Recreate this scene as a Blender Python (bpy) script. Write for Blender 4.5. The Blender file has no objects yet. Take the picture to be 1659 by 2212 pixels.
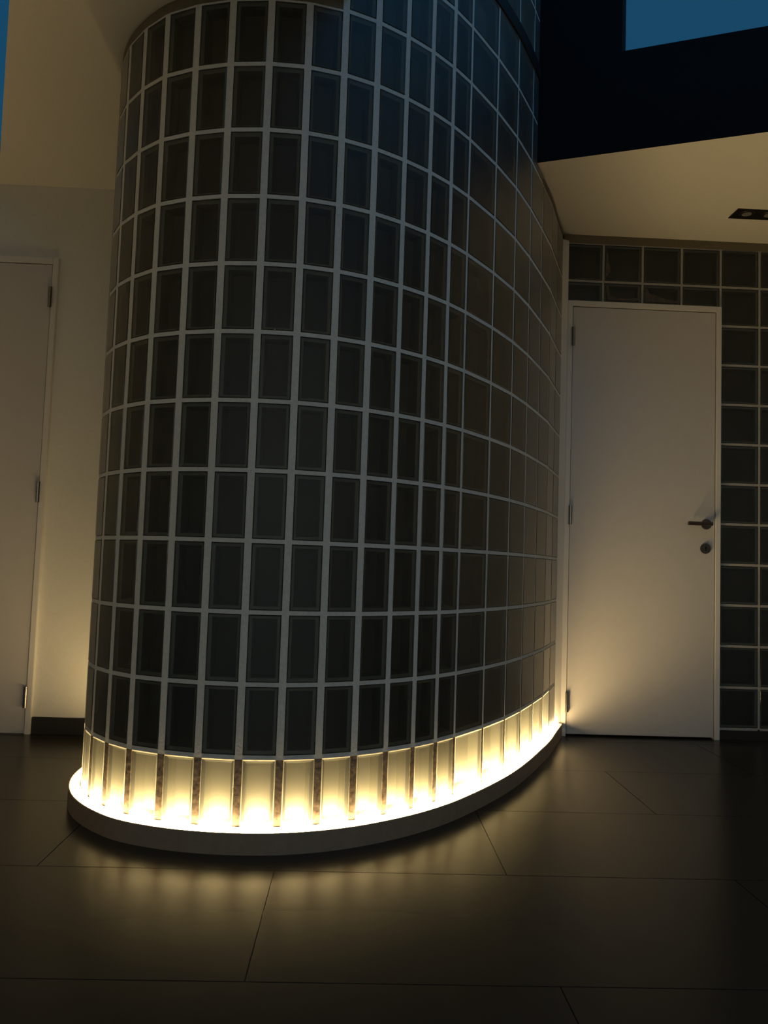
import bpy, bmesh, math, random
from mathutils import Vector, Matrix
from mathutils.geometry import tessellate_polygon

random.seed(7)
S = bpy.context.scene
C = S.collection

# ---------------------------------------------------------------- camera
F_PX, PITCH, ROLL, YAW, CAM_H = 1701.15, 0.0657409, -0.0331741, -0.0331590, 0.79766
def cam_axes():
    def fwd(v):
        x, y, z = v
        c, s = math.cos(YAW), math.sin(YAW); x, y = c*x + s*y, -s*x + c*y
        c, s = math.cos(PITCH), math.sin(PITCH); y, z = c*y + s*z, -s*y + c*z
        c, s = math.cos(ROLL), math.sin(ROLL); x, z = c*x - s*z, s*x + c*z
        return (x, y, z)
    cols = [fwd(e) for e in ((1, 0, 0), (0, 1, 0), (0, 0, 1))]
    right = Vector([cols[i][0] for i in range(3)])
    front = Vector([cols[i][1] for i in range(3)])
    up = Vector([cols[i][2] for i in range(3)])
    return right, up, front
r_, u_, f_ = cam_axes()
cam = bpy.data.cameras.new('camera')
cam.sensor_fit = 'HORIZONTAL'; cam.sensor_width = 36.0
cam.lens = F_PX / 1659.0 * 36.0
cam.clip_start = 0.02; cam.clip_end = 200
co = bpy.data.objects.new('camera', cam); C.objects.link(co)
co.matrix_world = Matrix(((r_.x, u_.x, -f_.x, 0), (r_.y, u_.y, -f_.y, 0), (r_.z, u_.z, -f_.z, CAM_H), (0, 0, 0, 1)))
S.camera = co

# ---------------------------------------------------------------- light, sky, exposure
LED_COLOR = (1.0, 0.72, 0.33)
LED_STRENGTH = 60.0
LED_INNER = 150.0
SKY_HORIZON = (0.74, 0.79, 0.72)
SKY_ZENITH = (0.030, 0.215, 0.45)
GROUND = (0.16, 0.185, 0.185)
S.view_settings.view_transform = 'Standard'
S.view_settings.look = 'None'
S.view_settings.exposure = 0.0
S.view_settings.gamma = 1.0
S.view_settings.use_curve_mapping = False

w = bpy.data.worlds.new('dusk_sky'); S.world = w; w.use_nodes = True
nt = w.node_tree; nt.nodes.clear()
out = nt.nodes.new('ShaderNodeOutputWorld'); bg = nt.nodes.new('ShaderNodeBackground')
tc = nt.nodes.new('ShaderNodeTexCoord'); sep = nt.nodes.new('ShaderNodeSeparateXYZ')
rp = nt.nodes.new('ShaderNodeValToRGB')
rp.color_ramp.interpolation = 'EASE'
rp.color_ramp.elements[0].position = 0.49; rp.color_ramp.elements[0].color = (*GROUND, 1)
e_ = rp.color_ramp.elements.new(1.0); e_.color = (0.032, 0.225, 0.48, 1)
rp.color_ramp.elements[1].position = 0.71; rp.color_ramp.elements[1].color = (*SKY_ZENITH, 1)
e_ = rp.color_ramp.elements.new(0.505); e_.color = (*SKY_HORIZON, 1)
e_ = rp.color_ramp.elements.new(0.55); e_.color = tuple(.75*v for v in SKY_HORIZON) + (1,)
mp = nt.nodes.new('ShaderNodeMath'); mp.operation = 'MULTIPLY_ADD'; mp.inputs[1].default_value = .5; mp.inputs[2].default_value = .5
nt.links.new(tc.outputs['Generated'], sep.inputs[0]); nt.links.new(sep.outputs['Z'], mp.inputs[0]); nt.links.new(mp.outputs[0], rp.inputs[0])
nt.links.new(rp.outputs[0], bg.inputs[0]); bg.inputs[1].default_value = 1.0
nt.links.new(bg.outputs[0], out.inputs[0])
try:
    w.cycles.sampling_method = 'MANUAL'; w.cycles.sample_map_resolution = 256
except Exception:
    pass
S.cycles.max_bounces = 8; S.cycles.diffuse_bounces = 4; S.cycles.glossy_bounces = 3
S.cycles.transmission_bounces = 4; S.cycles.transparent_max_bounces = 8
S.cycles.sample_clamp_indirect = 4.0
S.cycles.use_denoising = True
S.cycles.use_adaptive_sampling = True; S.cycles.adaptive_threshold = 0.06; S.cycles.adaptive_min_samples = 20
S.cycles.caustics_reflective = False; S.cycles.caustics_refractive = False

def portal(name, loc, rot, sx, sy):
    l = bpy.data.lights.new(name, 'AREA'); l.shape = 'RECTANGLE'; l.size = sx; l.size_y = sy
    l.cycles.is_portal = True
    o = bpy.data.objects.new(name, l); C.objects.link(o); o.location = loc; o.rotation_euler = rot
portal('window_portal', (0.3, -2.40, 1.24), (math.pi/2, 0, 0), 5.6, 2.36)
portal('window_portal', (3.22, -1.35, 1.24), (math.pi/2, 0, math.pi/2), 1.3, 2.36)
portal('window_portal', (1.55, 1.75, 2.95), (0, 0, math.atan2(-.36029, .93284)), 2.9, 2.9)

# ---------------------------------------------------------------- key measures (metres)
Z0, ROW = 0.05, 0.20            # bottom of the first block row, row pitch
CEIL = 2.485; SLAB = 2.907
Y_BACK, Y_LEFT = 3.839, 3.585
X_W, X_E, Y_S = -2.7, 3.3, -2.5
J_FIT = [(-.791,2.478),(-.719,2.392),(-.633,2.319),(-.530,2.271),(-.421,2.241),(-.306,2.229),(-.193,2.235),
         (-.086,2.262),(.014,2.306),(.108,2.365),(.193,2.431),(.270,2.505),(.339,2.585),(.457,2.744),(.564,2.909),
         (.659,3.083),(.747,3.263),(.832,3.444),(.906,3.630)]
# left limb carries on round the bend, then straight to the wall
left = []
p = Vector(J_FIT[0])
for ang in (-61, -72, -83):
    p = p - Vector((math.cos(math.radians(ang)), math.sin(math.radians(ang)))) * 0.112; left.append(p.copy())
n_half_left = len(left)
rest = (Y_LEFT - p.y) / 4
for k in range(4):
    p = p + Vector((0, rest)); left.append(p.copy())
end = Vector((.980, 3.812))
J = [tuple(q) for q in reversed(left)] + J_FIT + [tuple(end)]
J = [Vector(q) for q in J]
I0 = len(left)                  # index of J_FIT[0]
NCOL = len(J) - 1
def joint_width(i):
    k = i - I0
    if k < -3: return 0.011
    if k <= 8: return 0.021
    if k <= 11: return 0.017
    return 0.011
VA = Vector((.694, 3.157)); VD = Vector((.93284, -.36029)); VN = Vector((.36029, .93284))   # edge of the stair void
VB = Vector((-.082, 2.262))

# ---------------------------------------------------------------- materials
MATS = {}
def mat(name, color, rough=0.6, metal=0.0, spec=0.5, noise=0.0, scale=20.0, bump=0.0, color2=None):
    m = bpy.data.materials.new(name); m.use_nodes = True; t = m.node_tree
    b = t.nodes['Principled BSDF']
    b.inputs['Base Color'].default_value = (*color, 1); b.inputs['Roughness'].default_value = rough
    b.inputs['Metallic'].default_value = metal; b.inputs['Specular IOR Level'].default_value = spec
    if noise or bump or color2:
        c = t.nodes.new('ShaderNodeTexCoord'); n = t.nodes.new('ShaderNodeTexNoise')
        n.inputs['Scale'].default_value = scale; n.inputs['Detail'].default_value = 5
        t.links.new(c.outputs['Object'], n.inputs['Vector'])
        if noise or color2:
            r = t.nodes.new('ShaderNodeValToRGB')
            r.color_ramp.elements[0].position = .3; r.color_ramp.elements[1].position = .7
            c2 = color2 or tuple(v * (1 - noise) for v in color)
            r.color_ramp.elements[0].color = (*c2, 1); r.color_ramp.elements[1].color = (*color, 1)
            t.links.new(n.outputs['Fac'], r.inputs[0]); t.links.new(r.outputs[0], b.inputs['Base Color'])
        if bump:
            bp = t.nodes.new('ShaderNodeBump'); bp.inputs['Strength'].default_value = bump; bp.inputs['Distance'].default_value = .004
            t.links.new(n.outputs['Fac'], bp.inputs['Height']); t.links.new(bp.outputs[0], b.inputs['Normal'])
    MATS[name] = m
    return m
mat('plaster', (.80, .77, .70), .85, noise=.04, scale=90, bump=.08)
mat('ceiling_paint', (.78, .74, .67), .9, noise=.03, scale=70, bump=.05)
mat('door_paint', (.62, .58, .56), .42, noise=.03, scale=30)
mat('frame_paint', (.74, .70, .66), .4)
mat('mortar', (.76, .76, .72), .9, noise=.14, scale=120, bump=.25)
mat('smear', (.16, .14, .115), .9, noise=.5, scale=90)
mat('grey_grout', (.46, .44, .41), .9, noise=.2, scale=110, bump=.25)
mat('soiled_dim_mortar', (.30, .23, .17), .9, color2=(.09, .07, .055), scale=75, bump=.5)  # mottled dirt, with the colour also darkened to stand for weaker light
mat('tile', (.034, .029, .022), .26, spec=.16)
mat('grout', (.022, .019, .015), .9)
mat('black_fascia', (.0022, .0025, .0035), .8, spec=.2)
mat('dark_trim', (.012, .013, .015), .6)
mat('top_strip', (.20, .165, .11), .8, noise=.15, scale=60)
mat('plinth', (.33, .25, .18), .5, noise=.15, scale=50)
mat('skirting', (.022, .018, .014), .5, noise=.1, scale=40)
mat('steel', (.26, .24, .21), .24, metal=1.0)
mat('dark_steel', (.10, .085, .075), .38, metal=.85)
mat('black', (.006, .005, .005), .5)
mat('lamp_grey', (.20, .19, .18), .35)
mat('threshold_gap', (.01, .009, .008), .9)
mat('channel', (.70, .68, .64), .5)

def emission(name, color, strength):
    m = bpy.data.materials.new(name); m.use_nodes = True; t = m.node_tree; t.nodes.clear()
    o = t.nodes.new('ShaderNodeOutputMaterial'); e = t.nodes.new('ShaderNodeEmission')
    e.inputs[0].default_value = (*color, 1); e.inputs[1].default_value = strength
    t.links.new(e.outputs[0], o.inputs[0]); MATS[name] = m
    m.cycles.emission_sampling = 'FRONT'
emission('led', LED_COLOR, LED_STRENGTH)
emission('led_inner', LED_COLOR, LED_INNER)

def glass_face(name, tint, trans, gloss_rough, ior, diff_col, sheen=None):
    """pressed block glass: mostly see-through, a little milky, with a soft sheen"""
    m = bpy.data.materials.new(name); m.use_nodes = True; t = m.node_tree; t.nodes.clear()
    o = t.nodes.new('ShaderNodeOutputMaterial')
    tr = t.nodes.new('ShaderNodeBsdfTransparent'); tr.inputs[0].default_value = (*tint, 1)
    tl = t.nodes.new('ShaderNodeBsdfTranslucent'); tl.inputs[0].default_value = (*diff_col, 1)
    gl = t.nodes.new('ShaderNodeBsdfGlossy'); gl.inputs['Roughness'].default_value = gloss_rough
    gl.inputs[0].default_value = (1, 1, 1, 1)
    fr = t.nodes.new('ShaderNodeFresnel'); fr.inputs[0].default_value = ior
    m1 = t.nodes.new('ShaderNodeMixShader'); m1.inputs[0].default_value = trans
    m2 = t.nodes.new('ShaderNodeMixShader')
    c = t.nodes.new('ShaderNodeTexCoord'); n = t.nodes.new('ShaderNodeTexNoise')
    n.inputs['Scale'].default_value = 38; n.inputs['Detail'].default_value = 1
    bp = t.nodes.new('ShaderNodeBump'); bp.inputs['Strength'].default_value = .12; bp.inputs['Distance'].default_value = .004
    t.links.new(c.outputs['Object'], n.inputs['Vector']); t.links.new(n.outputs['Fac'], bp.inputs['Height'])
    t.links.new(bp.outputs[0], gl.inputs['Normal'])
    t.links.new(tl.outputs[0], m1.inputs[1]); t.links.new(tr.outputs[0], m1.inputs[2])
    if sheen is None: t.links.new(fr.outputs[0], m2.inputs[0])
    else: m2.inputs[0].default_value = sheen
    t.links.new(m1.outputs[0], m2.inputs[1]); t.links.new(gl.outputs[0], m2.inputs[2])
    t.links.new(m2.outputs[0], o.inputs[0]); MATS[name] = m
glass_face('block_glass', (.84, .86, .82), .86, .46, 1.55, (.78, .78, .70))
glass_face('block_edge', (.84, .86, .82), .60, .10, 1.55, (.78, .78, .70))
mat('block_rim', (.22, .22, .19), .5)
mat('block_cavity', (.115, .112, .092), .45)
def milky(name, diff, trans, clear, w_t, w_c):
    m = bpy.data.materials.new(name); m.use_nodes = True; t = m.node_tree; t.nodes.clear()
    o = t.nodes.new('ShaderNodeOutputMaterial'); a = t.nodes.new('ShaderNodeBsdfDiffuse'); b = t.nodes.new('ShaderNodeBsdfTranslucent')
    c = t.nodes.new('ShaderNodeBsdfTransparent'); c.inputs[0].default_value = (*clear, 1)
    a.inputs[0].default_value = (*diff, 1); b.inputs[0].default_value = (*trans, 1)
    x = t.nodes.new('ShaderNodeMixShader'); x.inputs[0].default_value = w_t / (1 - w_c)
    y = t.nodes.new('ShaderNodeMixShader'); y.inputs[0].default_value = w_c
    t.links.new(a.outputs[0], x.inputs[1]); t.links.new(b.outputs[0], x.inputs[2])
    t.links.new(x.outputs[0], y.inputs[1]); t.links.new(c.outputs[0], y.inputs[2]); t.links.new(y.outputs[0], o.inputs[0]); MATS[name] = m
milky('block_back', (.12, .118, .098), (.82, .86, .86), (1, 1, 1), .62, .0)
mat('row_backing', (.20, .195, .165), .6)  # opaque backs added to keep strip light inside the lowest row
glass_face('sky_dimming_glass', (.525, .53, .53), .985, .05, 1.3, (.4, .4, .4), sheen=.01)  # tint added to dim the visible sky, since the sky is set brighter
glass_face('window_glass', (.98, .98, .98), .99, .03, 1.45, (.9, .9, .9), sheen=.03)

# ---------------------------------------------------------------- mesh helpers
def mesh_obj(name, verts, faces, mats, parent=None, fmats=None, smooth=False):
    me = bpy.data.meshes.new(name); me.from_pydata([tuple(v) for v in verts], [], faces)
    if isinstance(mats, str): mats = [mats]
    for q in mats: me.materials.append(MATS[q])
    if fmats: me.polygons.foreach_set('material_index', fmats)
    if smooth: me.polygons.foreach_set('use_smooth', [True] * len(me.polygons))
    me.update()
    o = bpy.data.objects.new(name, me); C.objects.link(o)
    if parent: o.parent = parent
    return o
def box_data(x0, x1, y0, y1, z0, z1, base=0):
    v = [(x0,y0,z0),(x1,y0,z0),(x1,y1,z0),(x0,y1,z0),(x0,y0,z1),(x1,y0,z1),(x1,y1,z1),(x0,y1,z1)]
    f = [(0,3,2,1),(4,5,6,7),(0,1,5,4),(1,2,6,5),(2,3,7,6),(3,0,4,7)]
    return v, [tuple(i + base for i in q) for q in f]
class MB:
    def __init__(s): s.v, s.f = [], []
    def box(s, *a):
        v, f = box_data(*a, base=len(s.v)); s.v += v; s.f += f; return s
    def prism(s, pts, z0, z1):
        b = len(s.v); n = len(pts)
        s.v += [(q[0], q[1], z0) for q in pts] + [(q[0], q[1], z1) for q in pts]
        s.f.append(tuple(b + i for i in reversed(range(n)))); s.f.append(tuple(b + n + i for i in range(n)))
        for i in range(n): s.f.append((b+i, b+(i+1)%n, b+n+(i+1)%n, b+n+i))
        return s
    def cyl(s, c, axis, r, h, n=20, r2=None):
        b = len(s.v); r2 = r if r2 is None else r2; c = Vector(c); a = Vector(axis).normalized()
        u = a.orthogonal().normalized(); w_ = a.cross(u)
        for k, rr in ((0, r), (h, r2)):
            for i in range(n):
                t = 2*math.pi*i/n; s.v.append(tuple(c + a*k + u*rr*math.cos(t) + w_*rr*math.sin(t)))
        s.f.append(tuple(b + i for i in reversed(range(n)))); s.f.append(tuple(b + n + i for i in range(n)))
        for i in range(n): s.f.append((b+i, b+(i+1)%n, b+n+(i+1)%n, b+n+i))
        return s
    def build(s, name, m, parent=None, bevel=0.0, smooth=False):
        o = mesh_obj(name, s.v, s.f, m, parent)
        if bevel:
            bm = bmesh.new(); bm.from_mesh(o.data)
            bmesh.ops.bevel(bm, geom=[e for e in bm.edges if e.calc_face_angle(0) > .6], offset=bevel, segments=2, affect='EDGES', clamp_overlap=True)
            bm.to_mesh(o.data); bm.free()
        if smooth:
            o.data.polygons.foreach_set('use_smooth', [True]*len(o.data.polygons))
        return o
def structure(o, label=None, cat=None):
    o['kind'] = 'structure'
    if label: o['label'] = label
    if cat: o['category'] = cat
    return o
def empty(name, loc=(0, 0, 0)):
    o = bpy.data.objects.new(name, None); C.objects.link(o); o.location = loc; return o

# ---------------------------------------------------------------- floor of large dark tiles
base = structure(MB().box(X_W-.1, X_E+.1, Y_S-.1, Y_BACK+.1, -.12, -.003).build('floor', 'grout'),
                 'dark stone tile floor with thin grout lines, lit by the glowing strip', 'floor')
TX, TY, G = 1.206, .540, .0014
y_lines = [2.093 + TY*k for k in range(-9, 5)]
tmeshes = {}
for row, (y0, y1) in enumerate(zip(y_lines[:-1], y_lines[1:])):
    off = .420 if row % 2 else -.183          # half bond
    for k in range(-4, 4):
        x0 = off + TX*k; x1 = x0 + TX
        a0, a1, b0, b1 = max(x0, X_W)+G/2, min(x1, X_E)-G/2, max(y0, Y_S)+G/2, min(y1, Y_BACK)-G/2
        if a1 - a0 < .03 or b1 - b0 < .03: continue
        key = (round(a1-a0, 3), round(b1-b0, 3))
        if key not in tmeshes:
            wx, wy = (a1-a0)/2, (b1-b0)/2
            o = MB().box(-wx, wx, -wy, wy, -.006, 0).build('tile', 'tile', base, bevel=.0008)
            tmeshes[key] = o.data
        else:
            o = bpy.data.objects.new('tile', tmeshes[key]); C.objects.link(o); o.parent = base
        o.location = ((a0+a1)/2, (b0+b1)/2, 0)

# ---------------------------------------------------------------- ceiling slab with the stair void and a roof light
def facet_n(i):
    d = (J[i+1] - J[i-1]).normalized(); return Vector((-d.y, d.x))
def void_poly():
    # rectangular opening cut by the glass wall: from VB along the glass to VA, then out to the east
    q = [VB - VN*0.0]
    inner = [J[I0+7] + facet_n(I0+7)*.095, Vector((-.10, 3.45)), Vector((.60, 3.45)), J[I0+15] + facet_n(I0+15)*.095]
    poly = [VB - VN*1.6, VB] + inner + [VA - VD*.06, VA, VA + VD*2.35, VA + VD*2.35 - VN*2.55]
    return poly
void = void_poly()
sky_lo = [Vector((-1.124,2.349)) , Vector((-1.572,3.295)), Vector((-1.66,3.480)), Vector((-1.90,3.480)), Vector((-1.38,2.20)), Vector((-1.053,2.20))]
sky_hi = [Vector((-1.124,2.349)), Vector((-1.572,3.295)), Vector((-1.66,4.30)), Vector((-2.5,4.30)), Vector((-1.9,2.20)), Vector((-1.053,2.20))]
outer_ = [Vector((X_W-.1, Y_S-.1)), Vector((X_E+.1, Y_S-.1)), Vector((X_E+.1, Y_BACK+.6)), Vector((X_W-.1, Y_BACK+.6))]
outer_hi = [Vector((X_W-.7, Y_S-.1)), Vector((X_E+.1, Y_S-.1)), Vector((X_E+.1, Y_BACK+.6)), Vector((X_W-.7, Y_BACK+.6))]
def slab(name, loops_lo, loops_hi, z0, z1, m_low, m_side):
    v, f, fm = [], [], []
    flat_lo = [q for l in loops_lo for q in l]; flat_hi = [q for l in loops_hi for q in l]; n = len(flat_lo)
    v += [(q.x, q.y, z0) for q in flat_lo] + [(q.x, q.y, z1) for q in flat_hi]
    for t in tessellate_polygon([[Vector((q.x, q.y, 0)) for q in l] for l in loops_lo]): f.append(tuple(t)); fm.append(0)
    for t in tessellate_polygon([[Vector((q.x, q.y, 0)) for q in l] for l in loops_hi]): f.append(tuple(i + n for i in t)); fm.append(1)
    b = 0
    for l in loops_lo:
        k = len(l)
        for i in range(k): f.append((b+i, b+(i+1)%k, n+b+(i+1)%k, n+b+i)); fm.append(1)
        b += k
    return mesh_obj(name, v, f, [m_low, m_side], fmats=fm)
structure(slab('ceiling', [outer_, void, sky_lo], [outer_hi, void, sky_hi], CEIL, SLAB, 'ceiling_paint', 'black_fascia'),
          'cream painted ceiling with a black edged opening beside the curved glass wall', 'ceiling')

# ---------------------------------------------------------------- glass blocks
BD = .08      # block depth
def block_mesh(wd, ht, open_bottom=False):
    """pressed glass block, outer face at y=0, going in to y=BD, centred in x, z from 0"""
    v, f, fm = [], [], []
    def ring(ix, iz, y):
        b = len(v); v.extend([(-wd/2+ix, y, iz), (wd/2-ix, y, iz), (wd/2-ix, y, ht-iz), (-wd/2+ix, y, ht-iz)]); return b
    def bridge(a, b, m, skip=()):
        for i in range(4):
            if i in skip: continue
            f.append((a+i, a+(i+1)%4, b+(i+1)%4, b+i)); fm.append(m)
    r0 = ring(0, 0, .004); r1 = ring(.003, .003, 0)
    bridge(r0, r1, 4)
    f.append((r1, r1+1, r1+2, r1+3)); fm.append(0)          # outer pane
    rb = ring(0, 0, BD)
    sk = (0,) if open_bottom else ()
    bridge(rb, r0, 1, sk)
    c0 = ring(.001, .001, .006); c1 = ring(.011, .011, .010); c2 = ring(.014, .014, .022); c3 = ring(.016, .016, .046)
    if not open_bottom:
        bridge(c1, c0, 1); bridge(c2, c1, 2); bridge(c3, c2, 2)
        f.append((c3+3, c3+2, c3+1, c3)); fm.append(3)
        f.append((rb+3, rb+2, rb+1, rb)); fm.append(0)
    else:
        bridge(c1, c0, 1, sk); bridge(c2, c1, 2, sk); bridge(c3, c2, 2, sk)
        f.append((c3+3, c3+2, c3+1, c3)); fm.append(5)
        f.append((rb+3, rb+2, rb+1, rb)); fm.append(5)
    me = bpy.data.meshes.new('glass_block'); me.from_pydata(v, [], f)
    for q in ('block_glass', 'block_rim', 'block_cavity', 'block_back', 'block_edge', 'row_backing'): me.materials.append(MATS[q])
    me.polygons.foreach_set('material_index', fm); me.update()
    return me
BM = {}
def get_block(wd, ht, ob=False):
    key = (round(wd, 3), round(ht, 3), ob)
    if key not in BM: BM[key] = block_mesh(key[0], key[1], ob)
    return BM[key]
HJ = .012     # bed joint
def facet(i):
    a, b = J[i], J[i+1]; d = (b-a); L = d.length; d = d / L; n = Vector((-d.y, d.x))   # n points into the drum
    wa, wb = joint_width(i)/2, joint_width(i+1)/2
    if i == 0: wa = .006
    if i == NCOL-1: wb = .004
    return a + d*wa, b - d*wb, d, n
def rows_of(i):
    """row indices that stand at column i"""
    k = i - I0
    rows = list(range(12))
    if 7 <= k <= 15: rows += [12, 13]
    if 11 <= k <= 15: rows += [14, 15, 16]
    return rows
def row_z(r):
    z = Z0 + ROW*r
    if r >= 14: z += .05
    return z
# the mortar skeleton of the curved wall is the wall itself
mb = MB(); sb = MB()
REC = .0015
for i in range(NCOL + 1):
    k = i - I0
    if i > 0: pl, ql, dl, nl = facet(i-1)
    if i < NCOL: pr, qr, dr, nr = facet(i)
    if i == 0: A1, B1 = J[0] - dr*.001, J[0] - dr*.001 + nr*BD
    else: A1, B1 = ql, ql + nl*BD
    if i == NCOL: A2, B2 = J[i] + dl*.002, J[i] + dl*.002 + nl*BD
    else: A2, B2 = pr, pr + nr*BD
    rec1 = (nl if i > 0 else nr)*REC; rec2 = (nr if i < NCOL else nl)*REC
    top = Z0 + ROW*12
    if 7 <= k <= 15 + 1: top = Z0 + ROW*14
    if k == 16: top = Z0 + ROW*12
    mb.prism([A1+rec1, A2+rec2, B2-rec2, B1-rec1], Z0+ROW-.006, top)
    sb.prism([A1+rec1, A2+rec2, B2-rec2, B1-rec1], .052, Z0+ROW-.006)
    if 11 <= k <= 15: mb.prism([A1+rec1, A2+rec2, B2-rec2, B1-rec1], Z0+ROW*14+.05, Z0+ROW*17+.05)
for i in range(NCOL):
    a, b, d, n = facet(i); k = i - I0
    for r in rows_of(i):
        z = row_z(r)
        if r == 0: continue
        mb.prism([a+n*REC, b+n*REC, b+n*(BD-REC), a+n*(BD-REC)], z-HJ/2, z+HJ/2)
    topz = row_z(rows_of(i)[-1]) + ROW
    mb.prism([a+n*REC, b+n*REC, b+n*(BD-REC), a+n*(BD-REC)], topz-HJ/2, topz)
    if 7 <= k <= 15: mb.prism([a+n*REC, b+n*REC, b+n*(BD-REC), a+n*(BD-REC)], Z0+ROW*14-HJ/2, Z0+ROW*14)
curved = structure(mb.build('wall_curved', 'mortar'), 'tall curved wall of dark glass blocks in grey mortar joints', 'wall')
sb.build('bottom_joints', 'soiled_dim_mortar', curved)['label'] = 'soiled brown mortar joints of the lowest row, darkened for weaker light'
for i in range(NCOL):
    a, b, d, n = facet(i); wd = (b-a).length; mid = (a+b)/2; ang = math.atan2(d.y, d.x); k = i - I0
    if k < -3: continue
    for r in rows_of(i):
        z = row_z(r); ht = ROW - HJ; z_lo = z + HJ/2
        if r == 0: z_lo = z + .006
        me = get_block(wd, ht, r == 0)
        o = bpy.data.objects.new('glass_block', me); C.objects.link(o); o.parent = curved
        o.location = (mid.x, mid.y, z_lo); o.rotation_euler = (0, 0, ang)
# blocks round the far side of the bend, turned away from view: one joined part
bmj = bmesh.new()
for i in range(NCOL):
    if i - I0 >= -3: continue
    a, b, d, n = facet(i); mid = (a+b)/2; ang = math.atan2(d.y, d.x)
    me = get_block((b-a).length, ROW-HJ)
    for r in range(12):
        nv = len(bmj.verts); bmj.from_mesh(me); bmj.verts.ensure_lookup_table()
        mtx = Matrix.Translation((mid.x, mid.y, row_z(r)+HJ/2)) @ Matrix.Rotation(ang, 4, 'Z')
        bmesh.ops.transform(bmj, matrix=mtx, verts=bmj.verts[nv:])
me = bpy.data.meshes.new('far_side_blocks'); bmj.to_mesh(me); bmj.free()
for q in ('block_glass', 'block_rim', 'block_cavity', 'block_back', 'block_edge', 'row_backing'): me.materials.append(MATS[q])
o = bpy.data.objects.new('far_side_blocks', me); C.objects.link(o); o.parent = curved; o['kind'] = 'stuff'

def along(off, i_from=0, i_to=None, sub=4, extend=0.0):
    """smooth curve through the joints, pushed outward by off"""
    P = J[i_from:(i_to or NCOL)+1]; pts = []
    for s in range(len(P)-1):
        p0 = P[max(s-1, 0)]; p1 = P[s]; p2 = P[s+1]; p3 = P[min(s+2, len(P)-1)]
        for t in range(sub):
            u = t/sub
            pts.append(.5*((2*p1) + (p2-p0)*u + (2*p0-5*p1+4*p2-p3)*u*u + (3*p1-p0-3*p2+p3)*u**3))
    pts.append(P[-1].copy())
    res = []
    for k, q in enumerate(pts):
        d = (pts[min(k+1, len(pts)-1)] - pts[max(k-1, 0)]).normalized()
        res.append(q + Vector((d.y, -d.x))*off)
    return res
def sweep(name, profile, m, parent=None, closed=True, sub=4, i_from=0, i_to=None, edge_mats=None):
    """profile: list of (outward offset, z)"""
    rails = [along(o_, i_from, i_to, sub) for o_, z in profile]; n = len(rails[0]); k = len(profile)
    v = [(rails[j][s].x, rails[j][s].y, profile[j][1]) for s in range(n) for j in range(k)]
    f = []; fm = []
    for s in range(n-1):
        for j in range(k if closed else k-1):
            j2 = (j+1) % k
            f.append((s*k+j, (s+1)*k+j, (s+1)*k+j2, s*k+j2)); fm.append(edge_mats[j] if edge_mats else 0)
    if closed: f.append(tuple(range(k))); f.append(tuple((n-1)*k+j for j in range(k))[::-1]); fm += [0, 0]
    return mesh_obj(name, v, f, m, parent, fmats=fm)
# narrow plain strip between the top block row and the ceiling, left and right of the void
sweep('top_strip', [(-.004, 2.45), (-.004, CEIL), (-.075, CEIL), (-.075, 2.45)], 'top_strip', curved, i_from=0, i_to=I0+7)
sweep('top_strip', [(-.004, 2.45), (-.004, CEIL), (-.075, CEIL), (-.075, 2.45)], 'top_strip', curved, i_from=I0+15)
# dark band at upper floor level, standing proud of the blocks
sweep('floor_band', [(.006, 2.846), (.006, 2.900), (-.08, 2.900), (-.08, 2.846)], 'dark_trim', curved, i_from=I0+7, i_to=I0+16)

# plinth with the light channel
PL = .036
plinth = structure(sweep('baseboard_curved', [(PL, 0), (PL, .057), (PL-.003, .058), (PL-.005, .057), (PL-.005, .044), (-.07, .044), (-.07, 0)], 'plinth'),
                   'dark curved plinth under the glass block wall holding the light strip', 'plinth')
led = sweep('light_strip', [(.018, .0445), (.018, .0638), (.003, .0638), (.003, .0445)], ['channel', 'led'], sub=2, edge_mats=[1, 1, 0, 0])
sweep('inner_row', [(-.008, .0445), (-.008, .0505), (-.045, .0505), (-.045, .0445)], ['channel', 'led_inner'], led, i_to=NCOL-1, sub=2, edge_mats=[0, 1, 0, 0])
led['label'] = 'glowing warm white light strip along the foot of the curved glass wall'
led['category'] = 'light strip'
capd = (J[-1]-J[-2]).normalized(); capn = Vector((capd.y, -capd.x))
cp = J[-1] + capn*(PL-.02)
MB().prism([cp + capn*.017 + capd*.002, cp - capn*.03 + capd*.002, cp - capn*.03 + capd*.010, cp + capn*.017 + capd*.010], .044, .062).build('end_cap', 'dark_steel', led)

# ---------------------------------------------------------------- straight walls
wl = structure(MB().box(X_W, J[0].x + .10, Y_LEFT, Y_LEFT+.12, -.003, CEIL).build('wall_left', 'plaster'),
               'plain plaster wall with the flush door left of the glass drum', 'wall')
structure(MB().box(-1.404, J[0].x - .002, Y_LEFT-.012, Y_LEFT, 0, .073).build('baseboard_left', 'skirting', bevel=.002),
          'low dark tiled skirting between the left door and the glass drum', 'skirting')
structure(MB().box(X_W-.12, X_W, Y_S, Y_LEFT+.12, -.003, CEIL).build('wall_west', 'plaster'), 'plaster side wall of the hall on the left', 'wall')
EY0, EY1 = -2.0, -.7
structure(MB().box(X_E, X_E+.12, Y_S, EY0, -.003, CEIL).box(X_E, X_E+.12, EY1, Y_BACK+.12, -.003, CEIL).box(X_E, X_E+.12, EY0, EY1, -.003, .06).box(X_E, X_E+.12, EY0, EY1, 2.42, CEIL).build('wall_east', 'plaster'), 'plaster side wall of the hall on the right', 'wall')
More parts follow.
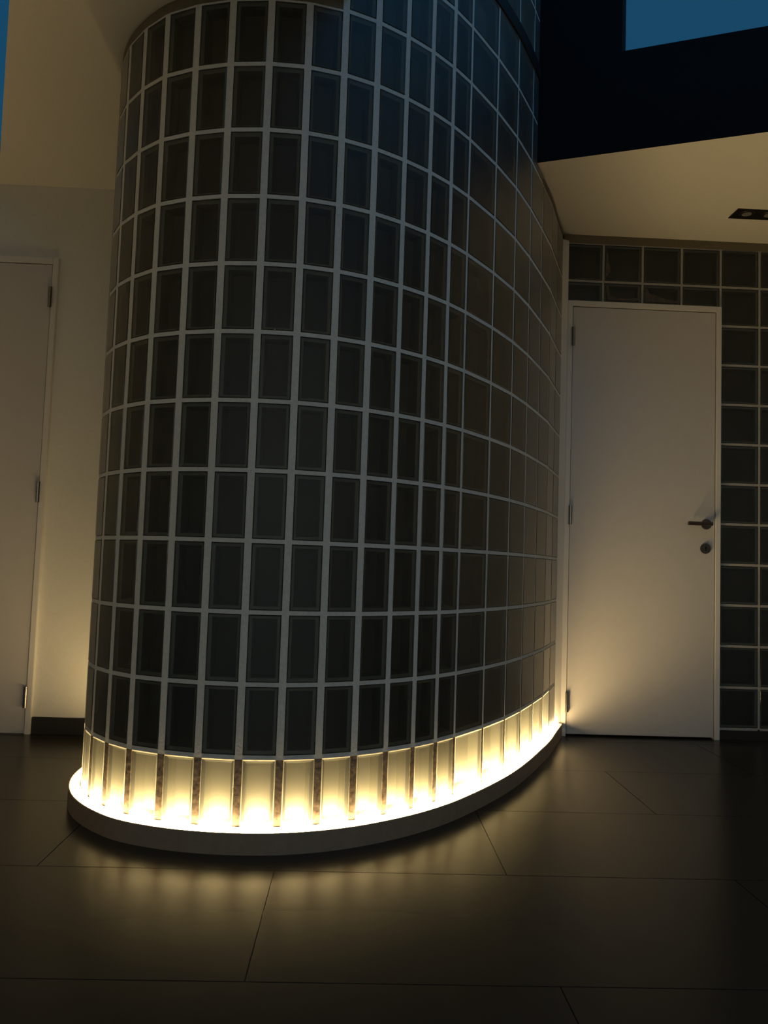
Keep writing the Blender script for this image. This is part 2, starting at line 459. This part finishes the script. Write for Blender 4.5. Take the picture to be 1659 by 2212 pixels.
# wall behind the viewer; its long window is added for cool fill light
WX0, WX1, WZ0, WZ1 = -2.5, 3.1, .06, 2.42
structure(MB().box(X_W, X_E, Y_S-.12, Y_S, -.003, WZ0).box(X_W, X_E, Y_S-.12, Y_S, WZ1, CEIL)
          .box(X_W, WX0, Y_S-.12, Y_S, WZ0, WZ1).box(WX1, X_E, Y_S-.12, Y_S, WZ0, WZ1).build('wall_front', 'plaster'),
          'plaster wall facing the glass drum with a long added window', 'wall')
win = structure(empty('fill_window_1', (0, Y_S-.06, WZ0)), 'added unseen window for cool fill light, facing the glass drum', 'window')
wf = MB()
for x in (WX0, WX0+1.4, WX0+2.8, WX0+4.2, WX1): wf.box(x-.03, x+.03, -.03, .03, 0, WZ1-WZ0)
wf.box(WX0, WX1, -.03, .03, 0, .05).box(WX0, WX1, -.03, .03, WZ1-WZ0-.05, WZ1-WZ0)
wf.build('window_frame', 'dark_trim', win)
for k in range(4):
    MB().box(WX0+1.4*k+.03, WX0+1.4*(k+1)-.03, -.004, .004, .05, WZ1-WZ0-.05).build('pane', 'window_glass', win)

win = structure(empty('fill_window_3', (X_E+.06, 0, .06)), 'added unseen side window for cool fill light, right of the hall', 'window')  # unseen window added to bring in cool fill light from the side
wf = MB()
for y in (EY0, EY1): wf.box(-.03, .03, y-.03, y+.03, 0, 2.36)
wf.box(-.03, .03, EY0, EY1, 0, .05).box(-.03, .03, EY0, EY1, 2.31, 2.36)
wf.build('window_frame', 'dark_trim', win)
for k in range(1):
    MB().box(-.004, .004, EY0+1.3*k+.03, EY0+1.3*(k+1)-.03, .05, 2.31).build('pane', 'window_glass', win)

# back wall of glass blocks with the door
DX0, DX1, DZ = 1.011, 1.789, 2.141        # outer edges of the door frame
gx = lambda c: 1.793 + .2*c               # vertical joints; c=0 is right beside the door
mb = MB(); YB = Y_BACK
cols_over = [(gx(c), gx(c+1)) for c in range(-4, 0)]
cols_right = [(gx(c), gx(c+1)) for c in range(0, 2)]
blocks = []
JW = .011
right_end = gx(2)
for x in [gx(c) for c in range(-4, 3)]:
    z_lo = DZ if x < 1.79 else Z0
    mb.box(x-JW/2, x+JW/2, YB+.0015, YB+.0785, z_lo, 2.445)
for (x0, x1) in cols_over:
    blocks.append((x0, x1, 2.256, 2.439)); blocks.append((x0, x1, DZ+.004, 2.244))
    mb.box(x0+JW/2, x1-JW/2, YB+.0015, YB+.0785, 2.244, 2.256); mb.box(x0+JW/2, x1-JW/2, YB+.0015, YB+.0785, 2.439, 2.445)
    mb.box(x0+JW/2, x1-JW/2, YB+.0015, YB+.0785, DZ-.004, DZ+.004)
for (x0, x1) in cols_right:
    for r in range(12):
        z = Z0 + ROW*r; blocks.append((x0, x1, z+.006, z+ROW-.006))
        mb.box(x0+JW/2, x1-JW/2, YB+.0015, YB+.0785, z-.006, z+.006)
    mb.box(x0+JW/2, x1-JW/2, YB+.0015, YB+.0785, 2.439, 2.445)
wb = structure(mb.build('wall_back', 'grey_grout'), 'straight back wall of square dark glass blocks around the right door', 'wall')
for (x0, x1, z0, z1) in blocks:
    o = bpy.data.objects.new('glass_block', get_block(x1-x0-JW, z1-z0)); C.objects.link(o); o.parent = wb
    o.location = ((x0+x1)/2, YB, z0)
structure(MB().box(DX1, right_end+.004, YB+.001, YB+.0785, -.003, Z0-.007).build('baseboard_back', 'skirting'), 'low dark base under the straight glass block wall', 'skirting')
structure(MB().box(.99, right_end, YB-.004, YB+.08, 2.445, CEIL).build('trim_1', 'top_strip'),
          'narrow dull strip above the straight glass block wall', 'trim')
structure(MB().box(right_end+.006, X_E, YB, YB+.08, -.003, CEIL).build('wall_right', 'plaster'), 'short plaster end of the back wall', 'wall')
# dark utility rooms behind the glass walls
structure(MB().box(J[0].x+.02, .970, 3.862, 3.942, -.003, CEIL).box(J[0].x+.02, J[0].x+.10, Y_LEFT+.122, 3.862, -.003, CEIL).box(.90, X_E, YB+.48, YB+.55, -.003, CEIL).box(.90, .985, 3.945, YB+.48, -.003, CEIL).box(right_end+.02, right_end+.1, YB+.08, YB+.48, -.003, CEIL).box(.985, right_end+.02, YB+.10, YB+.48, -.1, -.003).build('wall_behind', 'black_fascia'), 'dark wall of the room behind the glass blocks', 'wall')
# dried mortar smears left on the panes over the door
def smear(pts):
    b = MB(); n = len(pts)
    b.v = [(x, YB-.0008, z) for x, z in pts] + [(x, YB+.0003, z) for x, z in pts]
    b.f = [tuple(range(n)), tuple(range(2*n-1, n-1, -1))] + [(i, n+i, n+(i+1)%n, (i+1)%n) for i in range(n)]
    b.build('mortar_smear', 'smear', wb)
x1_, x2_ = gx(-3), gx(-2)
smear([(x1_+.017, 2.43), (x1_+.012, 2.34), (x1_+.010, 2.272), (x1_+.026, 2.290), (x1_+.036, 2.305), (x1_+.034, 2.325), (x1_+.025, 2.35), (x1_+.021, 2.40)])
smear([(x1_+.014, DZ+.090), (x1_+.018, DZ+.030), (x1_+.030, DZ+.018), (x1_+.165, DZ+.016), (x1_+.182, DZ+.022), (x1_+.186, DZ+.085), (x1_+.176, DZ+.080), (x1_+.174, DZ+.034), (x1_+.110, DZ+.028), (x1_+.050, DZ+.034), (x1_+.032, DZ+.045), (x1_+.026, DZ+.092)])
smear([(x2_+.014, DZ+.085), (x2_+.016, DZ+.016), (x2_+.178, DZ+.014), (x2_+.184, DZ+.040), (x2_+.170, DZ+.026), (x2_+.120, DZ+.034), (x2_+.070, DZ+.050), (x2_+.036, DZ+.058), (x2_+.024, DZ+.086)])
# white post closing the gap between drum and door
structure(MB().prism([(.972, 3.800), (1.011, 3.818), (1.011, YB+.08), (.985, YB+.08), (.972, 3.83)], 0, 2.445).build('trim_2', 'frame_paint', bevel=.002),
          'slim white post between the curved glass wall and the right door', 'trim')

# ---------------------------------------------------------------- doors
def door(name, x0, x1, yw, hinge_left, label):
    """x0..x1 outer edges of the frame, yw wall face"""
    d = structure(empty(name, ((x0+x1)/2, yw, 0)), label, 'door')
    w2 = (x1-x0)/2; fw = .025; H = DZ
    fr = MB()
    fr.box(-w2, -w2+fw, -.022, .08, 0, H).box(w2-fw, w2, -.022, .08, 0, H).box(-w2+fw, w2-fw, -.022, .08, H-.028, H)
    fr.build('frame', 'frame_paint', d, bevel=.0015)
    MB().box(-w2+fw+.0035, w2-fw-.0035, -.016, .024, .010, H-.0315).build('leaf', 'door_paint', d, bevel=.0012)
    MB().box(-w2+fw, w2-fw, .026, .06, 0, H-.03).build('stop', 'threshold_gap', d)
    hx = -w2+fw+.002 if hinge_left else w2-fw-.002
    for zc in (1.957, 1.067, .162):
        h = empty('hinge'); bpy.data.objects.remove(h)
        h = MB().cyl((hx, -.028, zc-.046), (0, 0, 1), .0085, .092, 14).build('hinge', 'steel', d)
        MB().cyl((hx, -.028, zc-.0005), (0, 0, 1), .0089, .001, 14).build('knuckle_joint', 'dark_steel', h)
        MB().box(hx-.004, hx+.004, -.028, -.012, zc-.044, zc+.044).build('hinge_leaf', 'dark_steel', h)
    return d, w2
dr, w2 = door('door_2', DX0, DX1, YB, True, 'smooth white flush door with lever handle right of the glowing strip')
hxp = 1.718 - (DX0+DX1)/2
hd = MB().cyl((hxp, -.016, 1.045), (0, -1, 0), .0255, .008, 32).build('handle', 'dark_steel', dr, bevel=.001)
lev = MB().cyl((hxp, -.024, 1.045), (0, -1, 0), .009, .040, 16)
lev.cyl((hxp+.012, -.060, 1.045), (-1, 0, 0), .0095, .118, 16)
lev.build('lever', 'dark_steel', hd)
lk = MB().cyl((1.714-(DX0+DX1)/2, -.016, .925), (0, -1, 0), .0255, .009, 32).build('lock_rose', 'dark_steel', dr, bevel=.001)
MB().cyl((1.714-(DX0+DX1)/2, -.0245, .929), (0, -1, 0), .005, .0015, 16).box(1.714-(DX0+DX1)/2-.0022, 1.714-(DX0+DX1)/2+.0022, -.026, -.0245, .914, .929).build('keyhole', 'black', lk)
dl, w2 = door('door_1', -1.404-.778, -1.404, Y_LEFT-.001, False, 'smooth white flush door with steel hinges in the left plaster wall')

# ---------------------------------------------------------------- upper floor at the void
uw = MB()
def vpt(s, n_): q = VA + VD*s + VN*n_; return (q.x, q.y)
uw.prism([vpt(-.03, 0), vpt(.333, 0), vpt(.333, .12), vpt(-.03, .12)], SLAB, 3.75)
uw.prism([vpt(2.35, 0), vpt(2.6, 0), vpt(2.6, .12), vpt(2.35, .12)], SLAB, 3.75)
uw.prism([vpt(-.03, 0), vpt(2.6, 0), vpt(2.6, .12), vpt(-.03, .12)], 3.75, 3.95)
structure(uw.build('wall_upper', 'black_fascia'), 'black wall of the upper floor beside the blue window', 'wall')
# unseen walls added round the void to shut out horizon light, open above
ring_ = [VA + VD*2.35, VA + VD*2.35 - VN*2.55, VB - VN*1.6, VB, Vector((-.6, 3.0)), Vector((-.6, 4.3)), Vector((.72, 4.3)), VA + VN*.13]
lw = MB()
for i, (a, b) in enumerate(zip(ring_[:-1], ring_[1:])):
    d = (b-a).normalized(); n = Vector((d.y, -d.x))
    if i >= 3: n = -n
    lw.prism([a + n*.002, b + n*.002, b + n*.08, a + n*.08], SLAB, 3.38 if i == 5 else 3.95)
structure(lw.build('wall_light_baffle', 'plaster'), 'added unseen pale walls over the hall, shutting out horizon light', 'wall')
win = structure(empty('window_2'), 'upper window full of deep blue dusk sky', 'window')
wf = MB()
wf.prism([vpt(.333, .04), vpt(.345, .04), vpt(.345, .08), vpt(.333, .08)], SLAB, 3.75)
wf.prism([vpt(2.335, .04), vpt(2.35, .04), vpt(2.35, .08), vpt(2.335, .08)], SLAB, 3.75)
wf.build('window_frame', 'dark_trim', win)
MB().prism([vpt(.345, .056), vpt(2.335, .056), vpt(2.335, .064), vpt(.345, .064)], SLAB, 3.75).build('pane', 'sky_dimming_glass', win)
rl = structure(empty('window_4'), 'narrow slanting roof light of blue sky at the left ceiling edge', 'window')
MB().prism([(-.95, 2.1), (-1.5, 4.4), (-2.8, 4.4), (-2.8, 2.1)], SLAB+.004, SLAB+.012).build('pane', 'sky_dimming_glass', rl)

# ---------------------------------------------------------------- recessed spotlight in the ceiling
sp = empty('recessed_spotlight', (1.70, 3.47, CEIL))
sp['label'] = 'black rectangular recessed spotlight with unlit lamps in the cream ceiling'; sp['category'] = 'ceiling light'
b = MB().box(0, .345, 0, .0025, -.004, .001).box(0, .345, .0945, .097, -.004, .001).box(0, .0025, .0025, .0945, -.004, .001).box(.3425, .345, .0025, .0945, -.004, .001)
b.build('frame', 'black', sp)
MB().box(.0025, .3425, .0025, .0945, -.0015, .0005).build('backing', 'black', sp)
for k in range(3):
    l = MB().cyl((.065+.105*k, .0485, -.0015), (0, 0, -1), .034, .002, 28, r2=.032).build('lamp', 'black', sp)
    MB().cyl((.065+.105*k, .0485, -.0035), (0, 0, -1), .022, .0012, 24, r2=.012).build('lamp_lens', 'lamp_grey', l)
